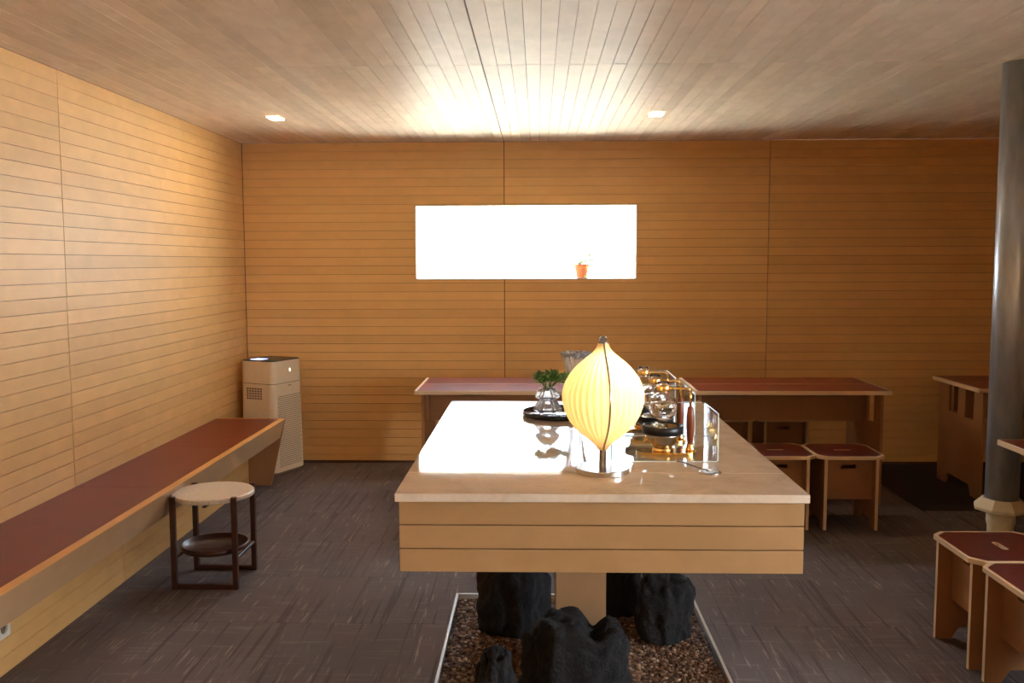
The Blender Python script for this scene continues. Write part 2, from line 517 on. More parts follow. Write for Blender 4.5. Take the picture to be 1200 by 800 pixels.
wall_left = structure(link('wall_left', box(B(), XL - 0.2, XL - T, YF - 0.2, YB + 0.17, 0, ZC), 'backing'))
for s0, s1 in zip([YF] + SEAMY, SEAMY):
    for z0, z1 in zip(ROWS, ROWS[1:]):
        board('plank', T, s1 - s0 - 0.006, z1 - z0 - 0.0024, 'wall_y', wall_left,
              (XL - T / 2 - random.uniform(0, 0.0008), (s0 + s1) / 2, (z0 + z1) / 2), (0, random.gauss(0, 0.004), 0))

wall_right = structure(link('wall_right', box(B(), XR, XR + 0.2, OPEN_Y, YB + 0.17, 0, ZC), 'wall_y'))
hd = structure(link('daylight_limit_wall', box(box(box(box(B(), XR, XR + 0.2, YF - 0.2, OPEN_Y, 2.2, ZC), XR, XR + 0.2, YF - 0.2, -1.4, 0, 2.2), XR, XR + 0.2, 1.7, OPEN_Y, 0, 2.2), XR, XR + 0.2, -1.4, 1.7, 0, 0.8), 'wall_y'))  # unseen wall round the side opening, sized to cut its daylight
structure(link('light_block_wall', box(B(), 3.1, XR, OPEN_Y, OPEN_Y + 0.15, 0, ZC), 'wall_x'))  # unseen partition, added to keep side daylight off the far right
wf = B()
box(wf, XL - 0.2, XR + 0.2, YF - 0.2, YF, 0, ZC)
structure(link('wall_front', wf, 'wall_x'))
structure(link('baseboard_back', box(B(), XL + 0.005, XR - 0.005, YB - 0.006, YB - 0.0012, 0.0005, 0.02), 'backing'))

# window: frame, glass, sill
win = structure(link('window_1', prism(B(), [[(WX0, WZ0), (WX1, WZ0), (WX1, WZ1), (WX0, WZ1)],
        [(WX0 + 0.009, WZ0 + 0.009), (WX1 - 0.009, WZ0 + 0.009), (WX1 - 0.009, WZ1 - 0.009), (WX0 + 0.009, WZ1 - 0.009)]], YB - 0.003, YB + 0.035, XZ), 'frame'))
link('window_pane', box(B(), WX0 + 0.009, WX1 - 0.009, YB + 0.018, YB + 0.024, WZ0 + 0.009, WZ1 - 0.009), 'pane', win)
link('window_sill', box(B(), WX0, WX1, YB + 0.036, YB + 0.42, WZ0 - 0.035, WZ0 - 0.0005), 'pavement', win)

# courtyard beyond
structure(link('ground', box(B(), -14, 16, YB + 0.4, YB + 26, -0.3, -0.08), 'pavement'))
structure(link('street', box(B(), -14, 18, YF - 14, YF - 0.25, -0.3, -0.08), 'asphalt'))
structure(link('pavement', box(B(), XR + 0.25, XR + 14, YF - 0.24, YB + 0.39, -0.3, -0.08), 'asphalt'))
house = thing('house', 'white rendered house with a low grey-blue roof, seen washed out through the long window', 'house', (0, YB + 9, -0.08))
link('wall', box(B(), -7, 6.5, 0, 4, 0, 2.9), 'render_white', house)
rb = B()
prism(rb, [[(-0.5, 2.9), (4.5, 2.9), (2.0, 4.0)]], -7.4, 6.9, lambda u, v, w: (w, u, v))
roof = link('roof', rb, 'roof_tile', house)
for xx in (-1.9, 0.4): 
    fr = link('window', box(B(), xx, xx + 0.9, -0.03, 0.0, 1.5, 2.4), 'frame', house)
    link('pane', box(B(), xx + 0.06, xx + 0.84, -0.036, -0.03, 1.56, 2.34), 'roof_tile', fr)

# ------------------------------------------------------------------ serving counter
CX0, CX1, CY0, CY1, CZ = -0.386, 0.725, 2.41, 4.066, 0.98
counter = thing('serving_counter', 'long serving counter with polished beige marble top and pale plank apron on one post', 'counter', (0.17, 3.3, 0))
def cl(o): o.location = Vector(o.location) - Vector((0.17, 3.3, 0)); return o
JY = 2.662
cl(link('marble_top', box(B(), CX0, CX1, JY + 0.0006, CY1, CZ - 0.023, CZ, 0.0016), 'marble', counter))
cl(link('marble_top', box(B(), CX0, CX1, CY0, JY - 0.0006, CZ - 0.023, CZ, 0.0016), 'marble', counter))
AX0, AX1, AY0, AY1, AZ0, AZ1 = -0.377, 0.716, 2.428, 4.05, 0.757, 0.955
cl(link('apron_core', box(B(), AX0 + 0.012, AX1 - 0.012, AY0 + 0.012, AY1 - 0.012, AZ0 + 0.004, AZ1 + 0.001), 'backing', counter))
hh = (AZ1 - AZ0) / 3
for k in range(3):
    z = AZ0 + hh * (k + 0.5)
    for yy in (AY0 + 0.006, AY1 - 0.006):
        cl(board('apron_plank', AX1 - AX0, 0.012, hh - 0.003, 'counter', counter, ((AX0 + AX1) / 2, yy, z), None, 0.0008))
    for xx in (AX0 + 0.006, AX1 - 0.006):
        cl(board('apron_plank', 0.012, AY1 - AY0 - 0.0245, hh - 0.003, 'counter_y', counter, (xx, (AY0 + AY1) / 2, z), None, 0.0008))
cl(link('post', box(B(), 0.066, 0.25, 3.27, 3.45, 0.0, AZ0 + 0.003, 0.002), 'post', counter))

# gravel bed round the post
bed = thing('gravel_bed', 'square gravel bed with pale metal edging under the serving counter', 'gravel bed', (0.17, 3.44, 0))
gx0, gx1, gy0, gy1 = -0.385, 0.725, 2.68, 4.19
ox, oy = 0.17, 3.44
th_ = 0.012
for nm, a in (('side_edging', (gx0, gx0 + th_, gy0, gy1)), ('side_edging', (gx1 - th_, gx1, gy0, gy1)),
              ('end_edging', (gx0 + th_, gx1 - th_, gy1 - th_, gy1)), ('end_edging', (gx0 + th_, gx1 - th_, gy0, gy0 + th_))):
    link(nm, box(B(), a[0] - ox, a[1] - ox, a[2] - oy, a[3] - oy, 0.0005, 0.045, 0.001), 'tray_steel', bed)
verts, faces = [], []
ico = [(0, 0, 1), (0.894, 0, 0.447), (0.276, 0.851, 0.447), (-0.724, 0.526, 0.447), (-0.724, -0.526, 0.447), (0.276, -0.851, 0.447),
       (0.724, 0.526, -0.447), (-0.276, 0.851, -0.447), (-0.894, 0, -0.447), (-0.276, -0.851, -0.447), (0.724, -0.526, -0.447), (0, 0, -1)]
icf = [(0, 1, 2), (0, 2, 3), (0, 3, 4), (0, 4, 5), (0, 5, 1), (1, 6, 2), (2, 7, 3), (3, 8, 4), (4, 9, 5), (5, 10, 1),
       (6, 7, 2), (7, 8, 3), (8, 9, 4), (9, 10, 5), (10, 6, 1), (11, 7, 6), (11, 8, 7), (11, 9, 8), (11, 10, 9), (11, 6, 10)]
rg = random.Random(3)
step = 0.0125
yy = gy0 + th_ + 0.008
while yy < gy1 - th_ - 0.006:
    xx = gx0 + th_ + 0.008
    while xx < gx1 - th_ - 0.006:
        px, py = xx + rg.uniform(-0.004, 0.004), yy + rg.uniform(-0.004, 0.004)
        if not (0.055 < px < 0.262 and 3.262 < py < 3.462):
            s = rg.uniform(0.006, 0.0105); zz = 0.022 + rg.uniform(-0.003, 0.004)
            ra = rg.uniform(0, 2 * PI); ca, sa = math.cos(ra), math.sin(ra); b0 = len(verts)
            sx, sy, sz = s * rg.uniform(0.8, 1.4), s * rg.uniform(0.7, 1.1), s * rg.uniform(0.5, 0.9)
            for v in ico:
                a, b, c = v[0] * sx * rg.uniform(0.85, 1.15), v[1] * sy, v[2] * sz
                verts.append((px - ox + a * ca - b * sa, py - oy + a * sa + b * ca, zz + c))
            faces += [(i + b0, j + b0, k + b0) for i, j, k in icf]
        xx += step
    yy += step
me = bpy.data.meshes.new('gravel'); me.from_pydata(verts, [], faces); me.materials.append(M['gravel'])
gv = bpy.data.objects.new('gravel', me); COL.objects.link(gv); gv.parent = bed; gv['kind'] = 'stuff'
link('bed_floor', box(B(), gx0 + th_ - ox, gx1 - th_ - ox, gy0 + th_ - oy, gy1 - th_ - oy, 0.001, 0.016), 'dark', bed)

def rock(label, c, size, seed, rz=0.0, notch=None):
    bm = B(); bmesh.ops.create_icosphere(bm, subdivisions=5, radius=1.0)
    so = Vector((seed * 13.7, seed * 5.1, seed * 2.3))
    for v in bm.verts:
        d = v.co.normalized()
        n1 = noise.noise(d * 1.3 + so); n2 = noise.noise(d * 3.1 + so * 2); n3 = noise.noise(d * 6.0 + so); n4 = noise.noise(d * 15.0 + so)
        r = 1 + 0.28 * n1 + 0.16 * n2 + 0.07 * n3 + 0.025 * n4
        p = d * r
        p.z = max(p.z, -0.62 + 0.05 * n2)
        if p.z > 0: p.z = 0.95 * math.tanh(1.25 * p.z) + 0.05 * n3
        sx = 1 + 0.22 * max(0, -p.z)
        v.co = Vector((p.x * size[0] * sx, p.y * size[1] * sx, p.z * size[2]))
    if notch:
        for v in bm.verts:
            if v.co.z > 0: v.co.z *= 1 - notch[2] * math.exp(-((v.co.x - notch[0]) / notch[1]) ** 2)
    zmin = min(v.co.z for v in bm.verts)
    for v in bm.verts: v.co.z -= zmin
    o = link('lava_rock', bm, 'lava', None, True, (c[0], c[1], 0.029), (0, 0, rz))
    return tag(o, label, 'rock', 'black lava rocks around the counter post')
rock('tall black lava rock at the left of the counter post, farther back', (-0.10, 3.80), (0.135, 0.12, 0.24), 1)
rock('broad black lava rock standing in front of the counter post, biggest of all', (0.145, 3.115), (0.195, 0.12, 0.235), 2, 0.0, (0.05, 0.04, 0.26))
rock('black lava rock with rounded top at the right end of the gravel bed', (0.53, 3.735), (0.115, 0.105, 0.205), 3)
rock('black lava rock half hidden behind the right side of the counter post', (0.372, 4.0), (0.09, 0.08, 0.225), 4)
rock('low reddish black lava rock at the foot of the biggest rock, on its left', (-0.14, 2.945), (0.066, 0.062, 0.205), 5)

# ------------------------------------------------------------------ wall bench
BY0, BY1 = 1.2, 6.46
bench = thing('wall_bench', 'long built-in wall bench with red-brown seat panels and pale plank front', 'bench', (-2.06, 3.9, 0))
def bl(o): o.location = Vector(o.location) - Vector((-2.06, 3.9, 0)); return o
BZ, BXF, KX = 0.486, -1.814, -2.085
segs = [(BY0, 1.68), (1.68, 4.438), (4.438, BY1 - 0.02)]
for a, b in segs:
    # front board leans in towards its foot
    fb = B()
    prism(fb, [[(BXF, BZ - 0.004), (BXF - 0.022, BZ - 0.004), (BXF - 0.056, 0.348), (BXF - 0.036, 0.348)]], a + 0.002, b - 0.002, lambda u, v, w: (u, w, v))
    bl(link('front_board', fb, 'ply_y', bench))
    bl(link('edge_strip', box(B(), BXF - 0.040, BXF + 0.001, a + 0.001, b - 0.001, BZ - 0.0036, BZ + 0.0008), 'trim', bench))
    bl(link('underside', box(B(), KX - 0.01, BXF - 0.058, a, b, 0.348, 0.360), 'ply_y', bench))
    for k in range(5):
        z0, z1 = k * PITCH_P + 0.001, min((k + 1) * PITCH_P - 0.001, 0.346)
        bl(board('kick_plank', 0.012, b - a - 0.006, z1 - z0, 'wall_y', bench, (KX - 0.006, (a + b) / 2, (z0 + z1) / 2 + 0.0005)))
    bl(link('kick_back', box(B(), KX - 0.03, KX - 0.0125, a, b, 0.001, 0.346), 'backing', bench))
for a, b in ((BY0, 1.68), (1.68, 4.438), (4.438, 5.45), (5.45, BY1 - 0.021)):
    bl(link('seat_panel', box(B(), XL + 0.001, BXF - 0.041, a + 0.001, b - 0.001, BZ - 0.014, BZ), 'lino', bench))
ep = B()
prism(ep, [[(XL + 0.001, 0.0005), (-1.925, 0.0005), (BXF, BZ - 0.004), (XL + 0.001, BZ - 0.004)]], BY1 - 0.019, BY1, lambda u, v, w: (u, w, v))
bl(link('end_panel', ep, 'ply_z', bench))
bl(link('end_strip', box(B(), XL + 0.001, BXF + 0.001, BY1 - 0.0195, BY1 + 0.001, BZ - 0.0036, BZ + 0.0008), 'trim', bench))

sock = thing('wall_socket', 'white single power socket on the planks under the wall bench', 'socket', (KX, 3.39, 0.19))
pb = B()
prism(pb, [rounded(-0.04, 0.04, -0.04, 0.04, 0.008), [(0.024 * math.cos(-2 * PI * k / 20), 0.024 * math.sin(-2 * PI * k / 20)) for k in range(20)]], 0.0005, 0.011, YZ)
link('cover_plate', pb, 'off_white', sock)
link('socket_well', lathe(B(), [(0.0238, 0.0), (0.0238, 0.003)], 20), 'grille', sock, loc=(0.0006, 0, 0), rot=(0, PI / 2, 0))
for d in (-0.0095, 0.0095):
    link('pin_hole', lathe(B(), [(0.004, 0.0), (0.004, 0.0006)], 10), 'dark', sock, loc=(0.0037, d, 0), rot=(0, PI / 2, 0))

# ------------------------------------------------------------------ round side table
st = thing('side_table', 'small round side table with pale terrazzo top and dark walnut frame', 'table', (-1.637, 4.49, 0), math.radians(0))
dx, dy = 0.152, 0.147
top = B(); lathe(top, [(0.196, 0.432), (0.2, 0.436), (0.2, 0.452), (0.196, 0.456)], 48)
link('table_top', top, 'terrazzo', st)
for sx in (-1, 1):
    for sy in (-1, 1):
        g = B(); box(g, sx * dx - 0.0125, sx * dx + 0.0125, sy * dy - 0.0125, sy * dy + 0.0125, 0.0, 0.462, 0.002)
        link('leg', g, 'walnut', st)
for sy in (-1, 1):
    link('floor_rail', box(B(), -dx + 0.012, dx - 0.012, sy * dy - 0.011, sy * dy + 0.011, 0.0005, 0.024, 0.002), 'walnut', st)
for sx in (-1, 1):
    link('shelf_rail', tube(B(), [(sx * dx, -dy + 0.012, 0.15), (sx * dx, dy - 0.012, 0.15)], 0.009, 12), 'walnut', st)
sh = B(); lathe(sh, [(0.02, 0.162), (0.155, 0.162), (0.164, 0.168), (0.166, 0.192), (0.159, 0.192), (0.156, 0.173), (0.02, 0.171)], 48)
link('tray_shelf', sh, 'walnut', st, True)
link('top_rail', box(box(B(), -dx + 0.012, dx - 0.012, -0.01, 0.01, 0.41, 0.432), -0.01, 0.01, -dy + 0.012, dy - 0.012, 0.405, 0.4095), 'walnut', st)

# ------------------------------------------------------------------ air purifier
ap = thing('air_purifier', 'tall cream air purifier with dark top panel standing in the corner', 'air purifier', (-1.968, 6.712, 0), math.radians(66.4))
W, D = 0.362, 0.338
def tower(z0, z1, i0, i1, r=0.05):
    bm = B()
    a = rounded(i0, W - i0, i0, D - i0, r, 6); b = rounded(i1, W - i1, i1, D - i1, r, 6)
    va = [bm.verts.new((p[0], p[1], z0)) for p in a]; vb = [bm.verts.new((p[0], p[1], z1)) for p in b]
    n = len(a)
    for i in range(n):
        j = (i + 1) % n
        bm.faces.new((va[i], va[j], vb[j], vb[i]))
    bm.faces.new(list(reversed(va))); bm.faces.new(vb)
    return bm
link('lower_body', tower(0.02, 0.690, 0.0, 0.008), 'white_plastic', ap)
link('plinth', tower(0.0005, 0.0195, 0.012, 0.012, 0.045), 'grille', ap)
link('seam', tower(0.6902, 0.6948, 0.012, 0.012, 0.045), 'grille', ap)
link('upper_body', tower(0.695, 0.862, 0.008, 0.010), 'white_plastic', ap)
link('top_panel', tower(0.8622, 0.868, 0.012, 0.014, 0.048), 'black', ap)
link('display', box(B(), 0.06, 0.15, 0.17, 0.27, 0.8682, 0.8690), 'display', ap)
pf = B()
for r in range(36):
    for c in range(17):
        px = 0.055 + c * 0.0165 + (0.008 if r % 2 else 0); pz = 0.062 + r * 0.0152
        if px > W - 0.045: continue
        yq = 0.0005 + 0.008 * (pz - 0.02) / 0.67
        vs = [pf.verts.new((px + 0.0052 * math.cos(k * PI / 3), yq - 0.0012, pz + 0.0046 * math.sin(k * PI / 3))) for k in range(6)]
        vb = [pf.verts.new((v.co.x, yq + 0.004, v.co.z)) for v in vs]
        pf.faces.new(vs)
        for k in range(6): pf.faces.new((vs[k], vs[(k + 1) % 6], vb[(k + 1) % 6], vb[k]))
o = link('air_holes', pf, 'grille', ap); o['kind'] = 'stuff'
for r in range(5):
    for c in range(6):
        yq, zq = 0.128 + c * 0.0255, 0.580 + r * 0.0185
        xq = 0.008 * (zq - 0.02) / 0.67
        board('grille_slot', 0.003, 0.018, 0.012, 'grille', ap, (xq, yq, zq))
link('indicator', box(B(), 0.196, 0.206, 0.0075, 0.0092, 0.775, 0.800), 'sensor', ap)
link('badge', box(B(), 0.172, 0.212, 0.0058, 0.0078, 0.668, 0.673), 'grille', ap)

# ------------------------------------------------------------------ downlights
def downlight(label, x, y):
    t = thing('downlight', label, 'ceiling light', (x, y, ZC - 0.002), 0, 'recessed ceiling downlights')
    r = B(); prism(r, [[(-0.05, -0.082), (0.05, -0.082), (0.05, 0.082), (-0.05, 0.082)], [(-0.04, -0.07), (-0.04, 0.07), (0.04, 0.07), (0.04, -0.07)]], -0.004, 0.0, XY)
    link('light_frame', r, 'frame', t)
    link('light_panel', box(B(), -0.04, 0.04, -0.07, 0.07, -0.0025, -0.0005), 'led', t)
downlight('small rectangular recessed downlight near the left wall', -1.69, 5.96)
downlight('small rectangular recessed downlight above the right end of the window', 0.755, 5.918)

# ------------------------------------------------------------------ cafe tables
def make_table(label, loc, rz, narrow=False):
    t = thing('cafe_table', label, 'table', loc, rz, 'plywood cafe tables with red-brown tops')
    L, Dp, H = 1.27, 0.71, 0.76
    link('table_top', box(B(), -L / 2, L / 2, -Dp / 2, Dp / 2, H - 0.027, H - 0.001, 0.0015), 'edge', t)
    for a, b in ((-Dp / 2 + 0.008, -0.009), (0.009, Dp / 2 - 0.008)):
        link('linoleum_inlay', box(B(), -L / 2 + 0.02, L / 2 - 0.016, a, b, H - 0.0012, H), 'lino', t)
    hd2 = Dp / 2 - 0.03
    for s in (-1, 1):
        p = B()
        x0 = s * (L / 2 - 0.062); x1 = x0 + s * 0.018
        out = [(-hd2, 0.0005), (-0.20, 0.0005), (-0.165, 0.075), (0.165, 0.085), (0.20, 0.0005), (hd2, 0.0005), (hd2, H - 0.0275),
               (0.17, H - 0.0275), (0.17, 0.53), (0.03, 0.53), (0.03, H - 0.0275), (-0.075, H - 0.0275), (-0.075, 0.525), (-0.205, 0.525), (-0.205, H - 0.0275), (-hd2, H - 0.0275)]
        if narrow: out = [(-0.17, 0.0005), (-0.10, 0.0005), (-0.07, 0.06), (0.07, 0.06), (0.10, 0.0005), (0.17, 0.0005), (0.17, H - 0.0275), (-0.17, H - 0.0275)]
        prism(p, [out], x0, x1, YZ)
        link('end_panel', p, 'ply_z', t)
    ap_ = B()
    xa = L / 2 - 0.064
    prism(ap_, [[(-xa, 0.503), (xa, 0.503), (xa, H - 0.0275), (-xa, H - 0.0275)],
                [(-0.46, 0.672), (-0.22, 0.672), (-0.22, 0.69), (-0.46, 0.69)], [(0.22, 0.672), (0.46, 0.672), (0.46, 0.69), (0.22, 0.69)]], 0.008, 0.026, XZ)
    link('apron', ap_, 'ply_x', t)
    ap2 = B()
    prism(ap2, [[(-xa, 0.535), (xa, 0.535), (xa, H - 0.0275), (-xa, H - 0.0275)]], 0.14, 0.158, XZ)
    link('rear_rail', ap2, 'ply_x', t)
    return t
t2 = make_table('plywood cafe table with red-brown top behind the two stools, right of the coffee siphons', (1.665, 6.295, 0), 0)
dup(t2, (-0.177, 6.295, 0), 0, 'plywood cafe table with red-brown top right behind the serving counter, below the window')
dup(t2, (3.535, 6.40, 0), 0, 'plywood cafe table standing on the dark floor sheet beyond the steel column')
make_table('cafe table whose pale edge cuts in front of the steel column', (2.525, 3.69, 0), PI / 2, True)

# ------------------------------------------------------------------ stools
def make_stool(label, loc, rz, group):
    t = thing('stool', label, 'stool', loc, rz, group)
    H, h, c = 0.45, 0.2, 0.045
    octo = lambda m, cc: [(-h + m + cc, -h + m), (h - m - cc, -h + m), (h - m, -h + m + cc), (h - m, h - m - cc), (h - m - cc, h - m), (-h + m + cc, h - m), (-h + m, h - m - cc), (-h + m, -h + m + cc)]
    slot = list(reversed(rounded(-0.05, 0.05, -0.012, 0.012, 0.011, 3)))
    link('seat', prism(B(), [octo(0, c), slot], H - 0.02, H - 0.0008, XY), 'edge', t)
    slot2 = list(reversed(rounded(-0.052, 0.052, -0.014, 0.014, 0.012, 3)))
    link('linoleum_inlay', prism(B(), [octo(0.012, c + 0.004), slot2], H - 0.001, H, XY), 'lino_dk', t)
    for s in (-1, 1):
        p = B()
        x0 = s * 0.160; x1 = s * 0.142
        out = [(-0.182, 0.0), (-0.118, 0.0), (-0.085, 0.05), (0.085, 0.05), (0.118, 0.0), (0.182, 0.0), (0.182, H - 0.0205), (-0.182, H - 0.0205)]
        prism(p, [out], min(x0, x1), max(x0, x1), YZ)
        sl = link('side_slab', p, 'ply_z', t)
        for q in (-0.1835, 0.1822):
            link('slab_edge', box(B(), min(x0, x1), max(x0, x1), q, q + 0.0013, 0.001, H - 0.021), 'edge', sl)
    for s in (-1, 1):
        yc = s * 0.115
        p = B()
        prism(p, [[(-0.1415, 0.175), (0.1415, 0.175), (0.1415, 0.415), (-0.1415, 0.415)],
                  [(-0.045, 0.362), (-0.045, 0.385), (0.045, 0.385), (0.045, 0.362)]], yc - 0.0075, yc + 0.0075, XZ)
        link('cross_panel', p, 'ply_x', t)
    return t
G1 = 'plywood stools with dark red seats at the table behind the counter'
G2 = 'plywood stools with dark red seats in the near right corner'
s0 = make_stool('plywood stool with dark red seat, partly hidden by the corner of the marble top', (1.455, 5.572, 0), 0, G1)
dup(s0, (1.862, 5.572, 0), 0, 'dark red stool in full view at the right end of the back table', G1)
dup(s0, (1.40, 6.86, 0), 0, 'shaded stool on the far side of the back table, nearer to the coffee siphons', G1)
dup(s0, (1.82, 6.86, 0), 0, 'shaded stool on the far side of the back table, nearer to the steel column', G1)
dup(s0, (1.872, 3.672, 0), PI / 2, 'plywood stool with slotted dark red seat just in front of the steel column', G2)
dup(s0, (1.88, 3.262, 0), PI / 2, 'plywood stool cut off by the lower right corner of the picture', G2)

# ------------------------------------------------------------------ steel column and dark floor sheet
colm = thing('steel_column', 'round grey galvanised steel column with cream collar near its foot', 'column', (2.276, 4.47, 0))
colm['kind'] = 'thing'
link('shaft', lathe(B(), [(0.076, 0.44), (0.076, ZC - 0.004)], 40), 'galv', colm, True)
link('collar', lathe(B(), [(0.128, 0.385), (0.128, 0.398), (0.095, 0.432), (0.088, 0.4395)], 8), 'collar', colm)
link('neck', lathe(B(), [(0.052, 0.012), (0.060, 0.30), (0.066, 0.32), (0.064, 0.3845)], 24), 'collar', colm, True)
link('foot_plate', box(B(), -0.09, 0.09, -0.09, 0.09, 0.0005, 0.0118), 'collar', colm)
tag(link('floor_sheet', box(B(), 2.47, XR - 0.01, 5.83, YB - 0.02, 0.0002, 0.004), 'mat'), 'flat dark sheet on the floor under the far right cafe table', 'mat')  # thin dark rectangle laid over the carpet tiles

# ------------------------------------------------------------------ table lamp
lamp = thing('table_lamp', 'glowing onion-shaped pleated cream table lamp on a round steel foot', 'lamp', (0.192, 2.672, CZ))
link('foot', lathe(B(), [(0.078, 0.0), (0.080, 0.002), (0.080, 0.014), (0.078, 0.016), (0.012, 0.0165)], 48), 'steel', lamp)
link('stem', lathe(B(), [(0.0105, 0.0167), (0.0105, 0.40)], 20), 'steel', lamp, True)
prof = [(0.015, 0.0), (0.020, 0.010), (0.030, 0.021), (0.048, 0.036), (0.080, 0.066), (0.101, 0.097), (0.112, 0.127), (0.1165, 0.157), (0.112, 0.187), (0.098, 0.218),
        (0.077, 0.246), (0.058, 0.264), (0.040, 0.279), (0.027, 0.291), (0.019, 0.303), (0.015, 0.315)]
def smoothprof(p, n=4):
    out = []
    for i in range(len(p) - 1):
        p0 = p[max(i - 1, 0)]; p1 = p[i]; p2 = p[i + 1]; p3 = p[min(i + 2, len(p) - 1)]
        for k in range(n):
            t = k / n
            f = lambda a, b, c, d: 0.5 * (2 * b + (c - a) * t + (2 * a - 5 * b + 4 * c - d) * t * t + (3 * b - a - 3 * c + d) * t ** 3)
            out.append((f(p0[0], p1[0], p2[0], p3[0]), f(p0[1], p1[1], p2[1], p3[1])))
    out.append(p[-1]); return out
sp = smoothprof(prof, 3)
NP = 34
SEAM = -PI / 2 + 0.10
def pleat(a, z):
    t = (a * NP / (2 * PI)) % 1.0
    w = abs(math.sin(PI * t)) ** 0.7
    return 1.0 + 0.15 * (w - 0.75)
link('shade', lathe(B(), sp, NP * 8, z0=0.068, mod=pleat, cap=False), 'shade', lamp, True)
rib = [((r * 1.03 + 0.0015) * math.cos(SEAM), (r * 1.03 + 0.0015) * math.sin(SEAM), z + 0.068) for r, z in sp]
link('seam_rib', tube(B(), rib, 0.0032, 8), 'steel', lamp, True)
link('finial', lathe(B(), [(0.015, 0.381), (0.014, 0.386), (0.009, 0.393), (0.006, 0.397), (0.0055, 0.402), (0.002, 0.405)], 20), 'steel', lamp, True)
bb = B(); bmesh.ops.create_uvsphere(bb, u_segments=20, v_segments=12, radius=0.028)
for v in bb.verts: v.co.x += 0.022; v.co.z += 0.235
link('bulb', bb, 'bulb', lamp, True)
pl = bpy.data.lights.new('lamp_glow', 'POINT'); pl.energy = 0.7; pl.color = (1.0, 0.88, 0.69); pl.shadow_soft_size = 0.03
po = bpy.data.objects.new('lamp_glow', pl); COL.objects.link(po); po.parent = lamp; po.location = (0.024, -0.012, 0.275)

# ------------------------------------------------------------------ round tray, glass pieces, greenery
tr = B(); lathe(tr, [(0.02, 0.001), (0.150, 0.001), (0.154, 0.004), (0.155, 0.020), (0.150, 0.020), (0.149, 0.007), (0.02, 0.006)], 56)
TX, TY = 0.092, 3.68
tray = tag(link('round_tray', tr, 'black_gloss', None, True, (TX, TY, CZ)), 'round black tray with raised rim on the marble top behind the lamp', 'tray')
TZ = CZ + 0.0078
vase = thing('glass_vase', 'low two-tier ribbed clear glass vase on the black tray', 'vase', (0.040, 3.666, TZ), 0)
rib24 = lambda a, z: 1 + 0.07 * math.cos(16 * a)
link('lower_tier', lathe(B(), [(0.030, 0.008), (0.053, 0.012), (0.057, 0.018), (0.050, 0.034), (0.033, 0.056), (0.028, 0.060), (0.022, 0.058), (0.027, 0.052), (0.043, 0.030), (0.048, 0.020), (0.028, 0.013)], 144, mod=rib24), 'ribbed_glass', vase, True)
link('upper_tier', lathe(B(), [(0.026, 0.0605), (0.046, 0.066), (0.049, 0.072), (0.042, 0.086), (0.028, 0.104), (0.026, 0.106), (0.022, 0.104), (0.037, 0.082), (0.042, 0.073), (0.022, 0.066)], 144, mod=rib24), 'ribbed_glass', vase, True)
for k in range(4):
    a = PI / 4 + k * PI / 2
    link('foot', lathe(B(), [(0.007, 0.0), (0.010, 0.004), (0.008, 0.0085)], 12), 'glass', vase, True, (0.036 * math.cos(a), 0.036 * math.sin(a), 0))
def leaves(bm, n, fr, rg, ln, wd, out=0.6):
    for i in range(n):
        p, d = fr(rg)
        d = d.normalized(); s = d.cross(Vector((0, 0, 1)))
        s = s.normalized() if s.length > 1e-3 else Vector((1, 0, 0))
        nn = s.cross(d)
        l = ln * rg.uniform(0.7, 1.3); w = wd * rg.uniform(0.7, 1.3)
        q = [p, p + d * l * 0.5 + s * w - nn * w * 0.2, p + d * l + nn * l * rg.uniform(-0.3, 0.1), p + d * l * 0.5 - s * w - nn * w * 0.2, p + d * l * 0.5 + nn * w * 0.25]
        v = [bm.verts.new(x) for x in q]
        for t in ((0, 1, 4), (1, 2, 4), (2, 3, 4), (3, 0, 4)): bm.faces.new([v[k] for k in t])
rg2 = random.Random(11)
green = thing('greenery', 'small bunch of green leaves standing in the two-tier glass vase', 'plant', (0.040, 3.666, TZ + 0.1065))
gb = B(); stb = B()
tips = []
for k in range(26):
    a = rg2.uniform(0, 2 * PI); rr = rg2.uniform(0.01, 0.068); h = rg2.uniform(0.022, 0.05) * (1.1 - rr * 5)
    tip = Vector((rr * math.cos(a) + 0.006, rr * math.sin(a), max(0.012, h + 0.008)))
    tips.append(tip); base = Vector((0.012 * math.cos(a), 0.012 * math.sin(a), 0.0))
    tube(stb, [base, base * 0.5 + tip * 0.5 + Vector((0, 0, 0.006)), tip], [0.0012, 0.001, 0.0006], 5)
def fr_(rg):
    t = tips[rg.randrange(len(tips))]
    return t + Vector((rg.uniform(-0.014, 0.014), rg.uniform(-0.014, 0.014), rg.uniform(-0.008, 0.010))), Vector((rg.uniform(-1, 1), rg.uniform(-1, 1), rg.uniform(-0.1, 0.9)))
leaves(gb, 900, fr_, rg2, 0.015, 0.0052)
o = link('foliage', gb, 'leaf', green); o['kind'] = 'stuff'
o = link('stems', stb, 'leaf', green); o['kind'] = 'stuff'

fv = B()
lathe(fv, [(0.036, 0.0), (0.038, 0.006), (0.028, 0.05), (0.026, 0.10), (0.032, 0.16), (0.046, 0.215), (0.058, 0.245), (0.0555, 0.246), (0.043, 0.216), (0.029, 0.16), (0.023, 0.10), (0.025, 0.05), (0.030, 0.012)], 96,
      mod=lambda a, z: 1 + (0.05 + 0.13 * max(0, z) / 0.245) * math.cos(12 * a))
tag(link('fluted_vase', fv, 'ribbed_glass', None, True, (0.158, 3.725, TZ)), 'tall fluted clear glass vase half hidden behind the lamp', 'vase')

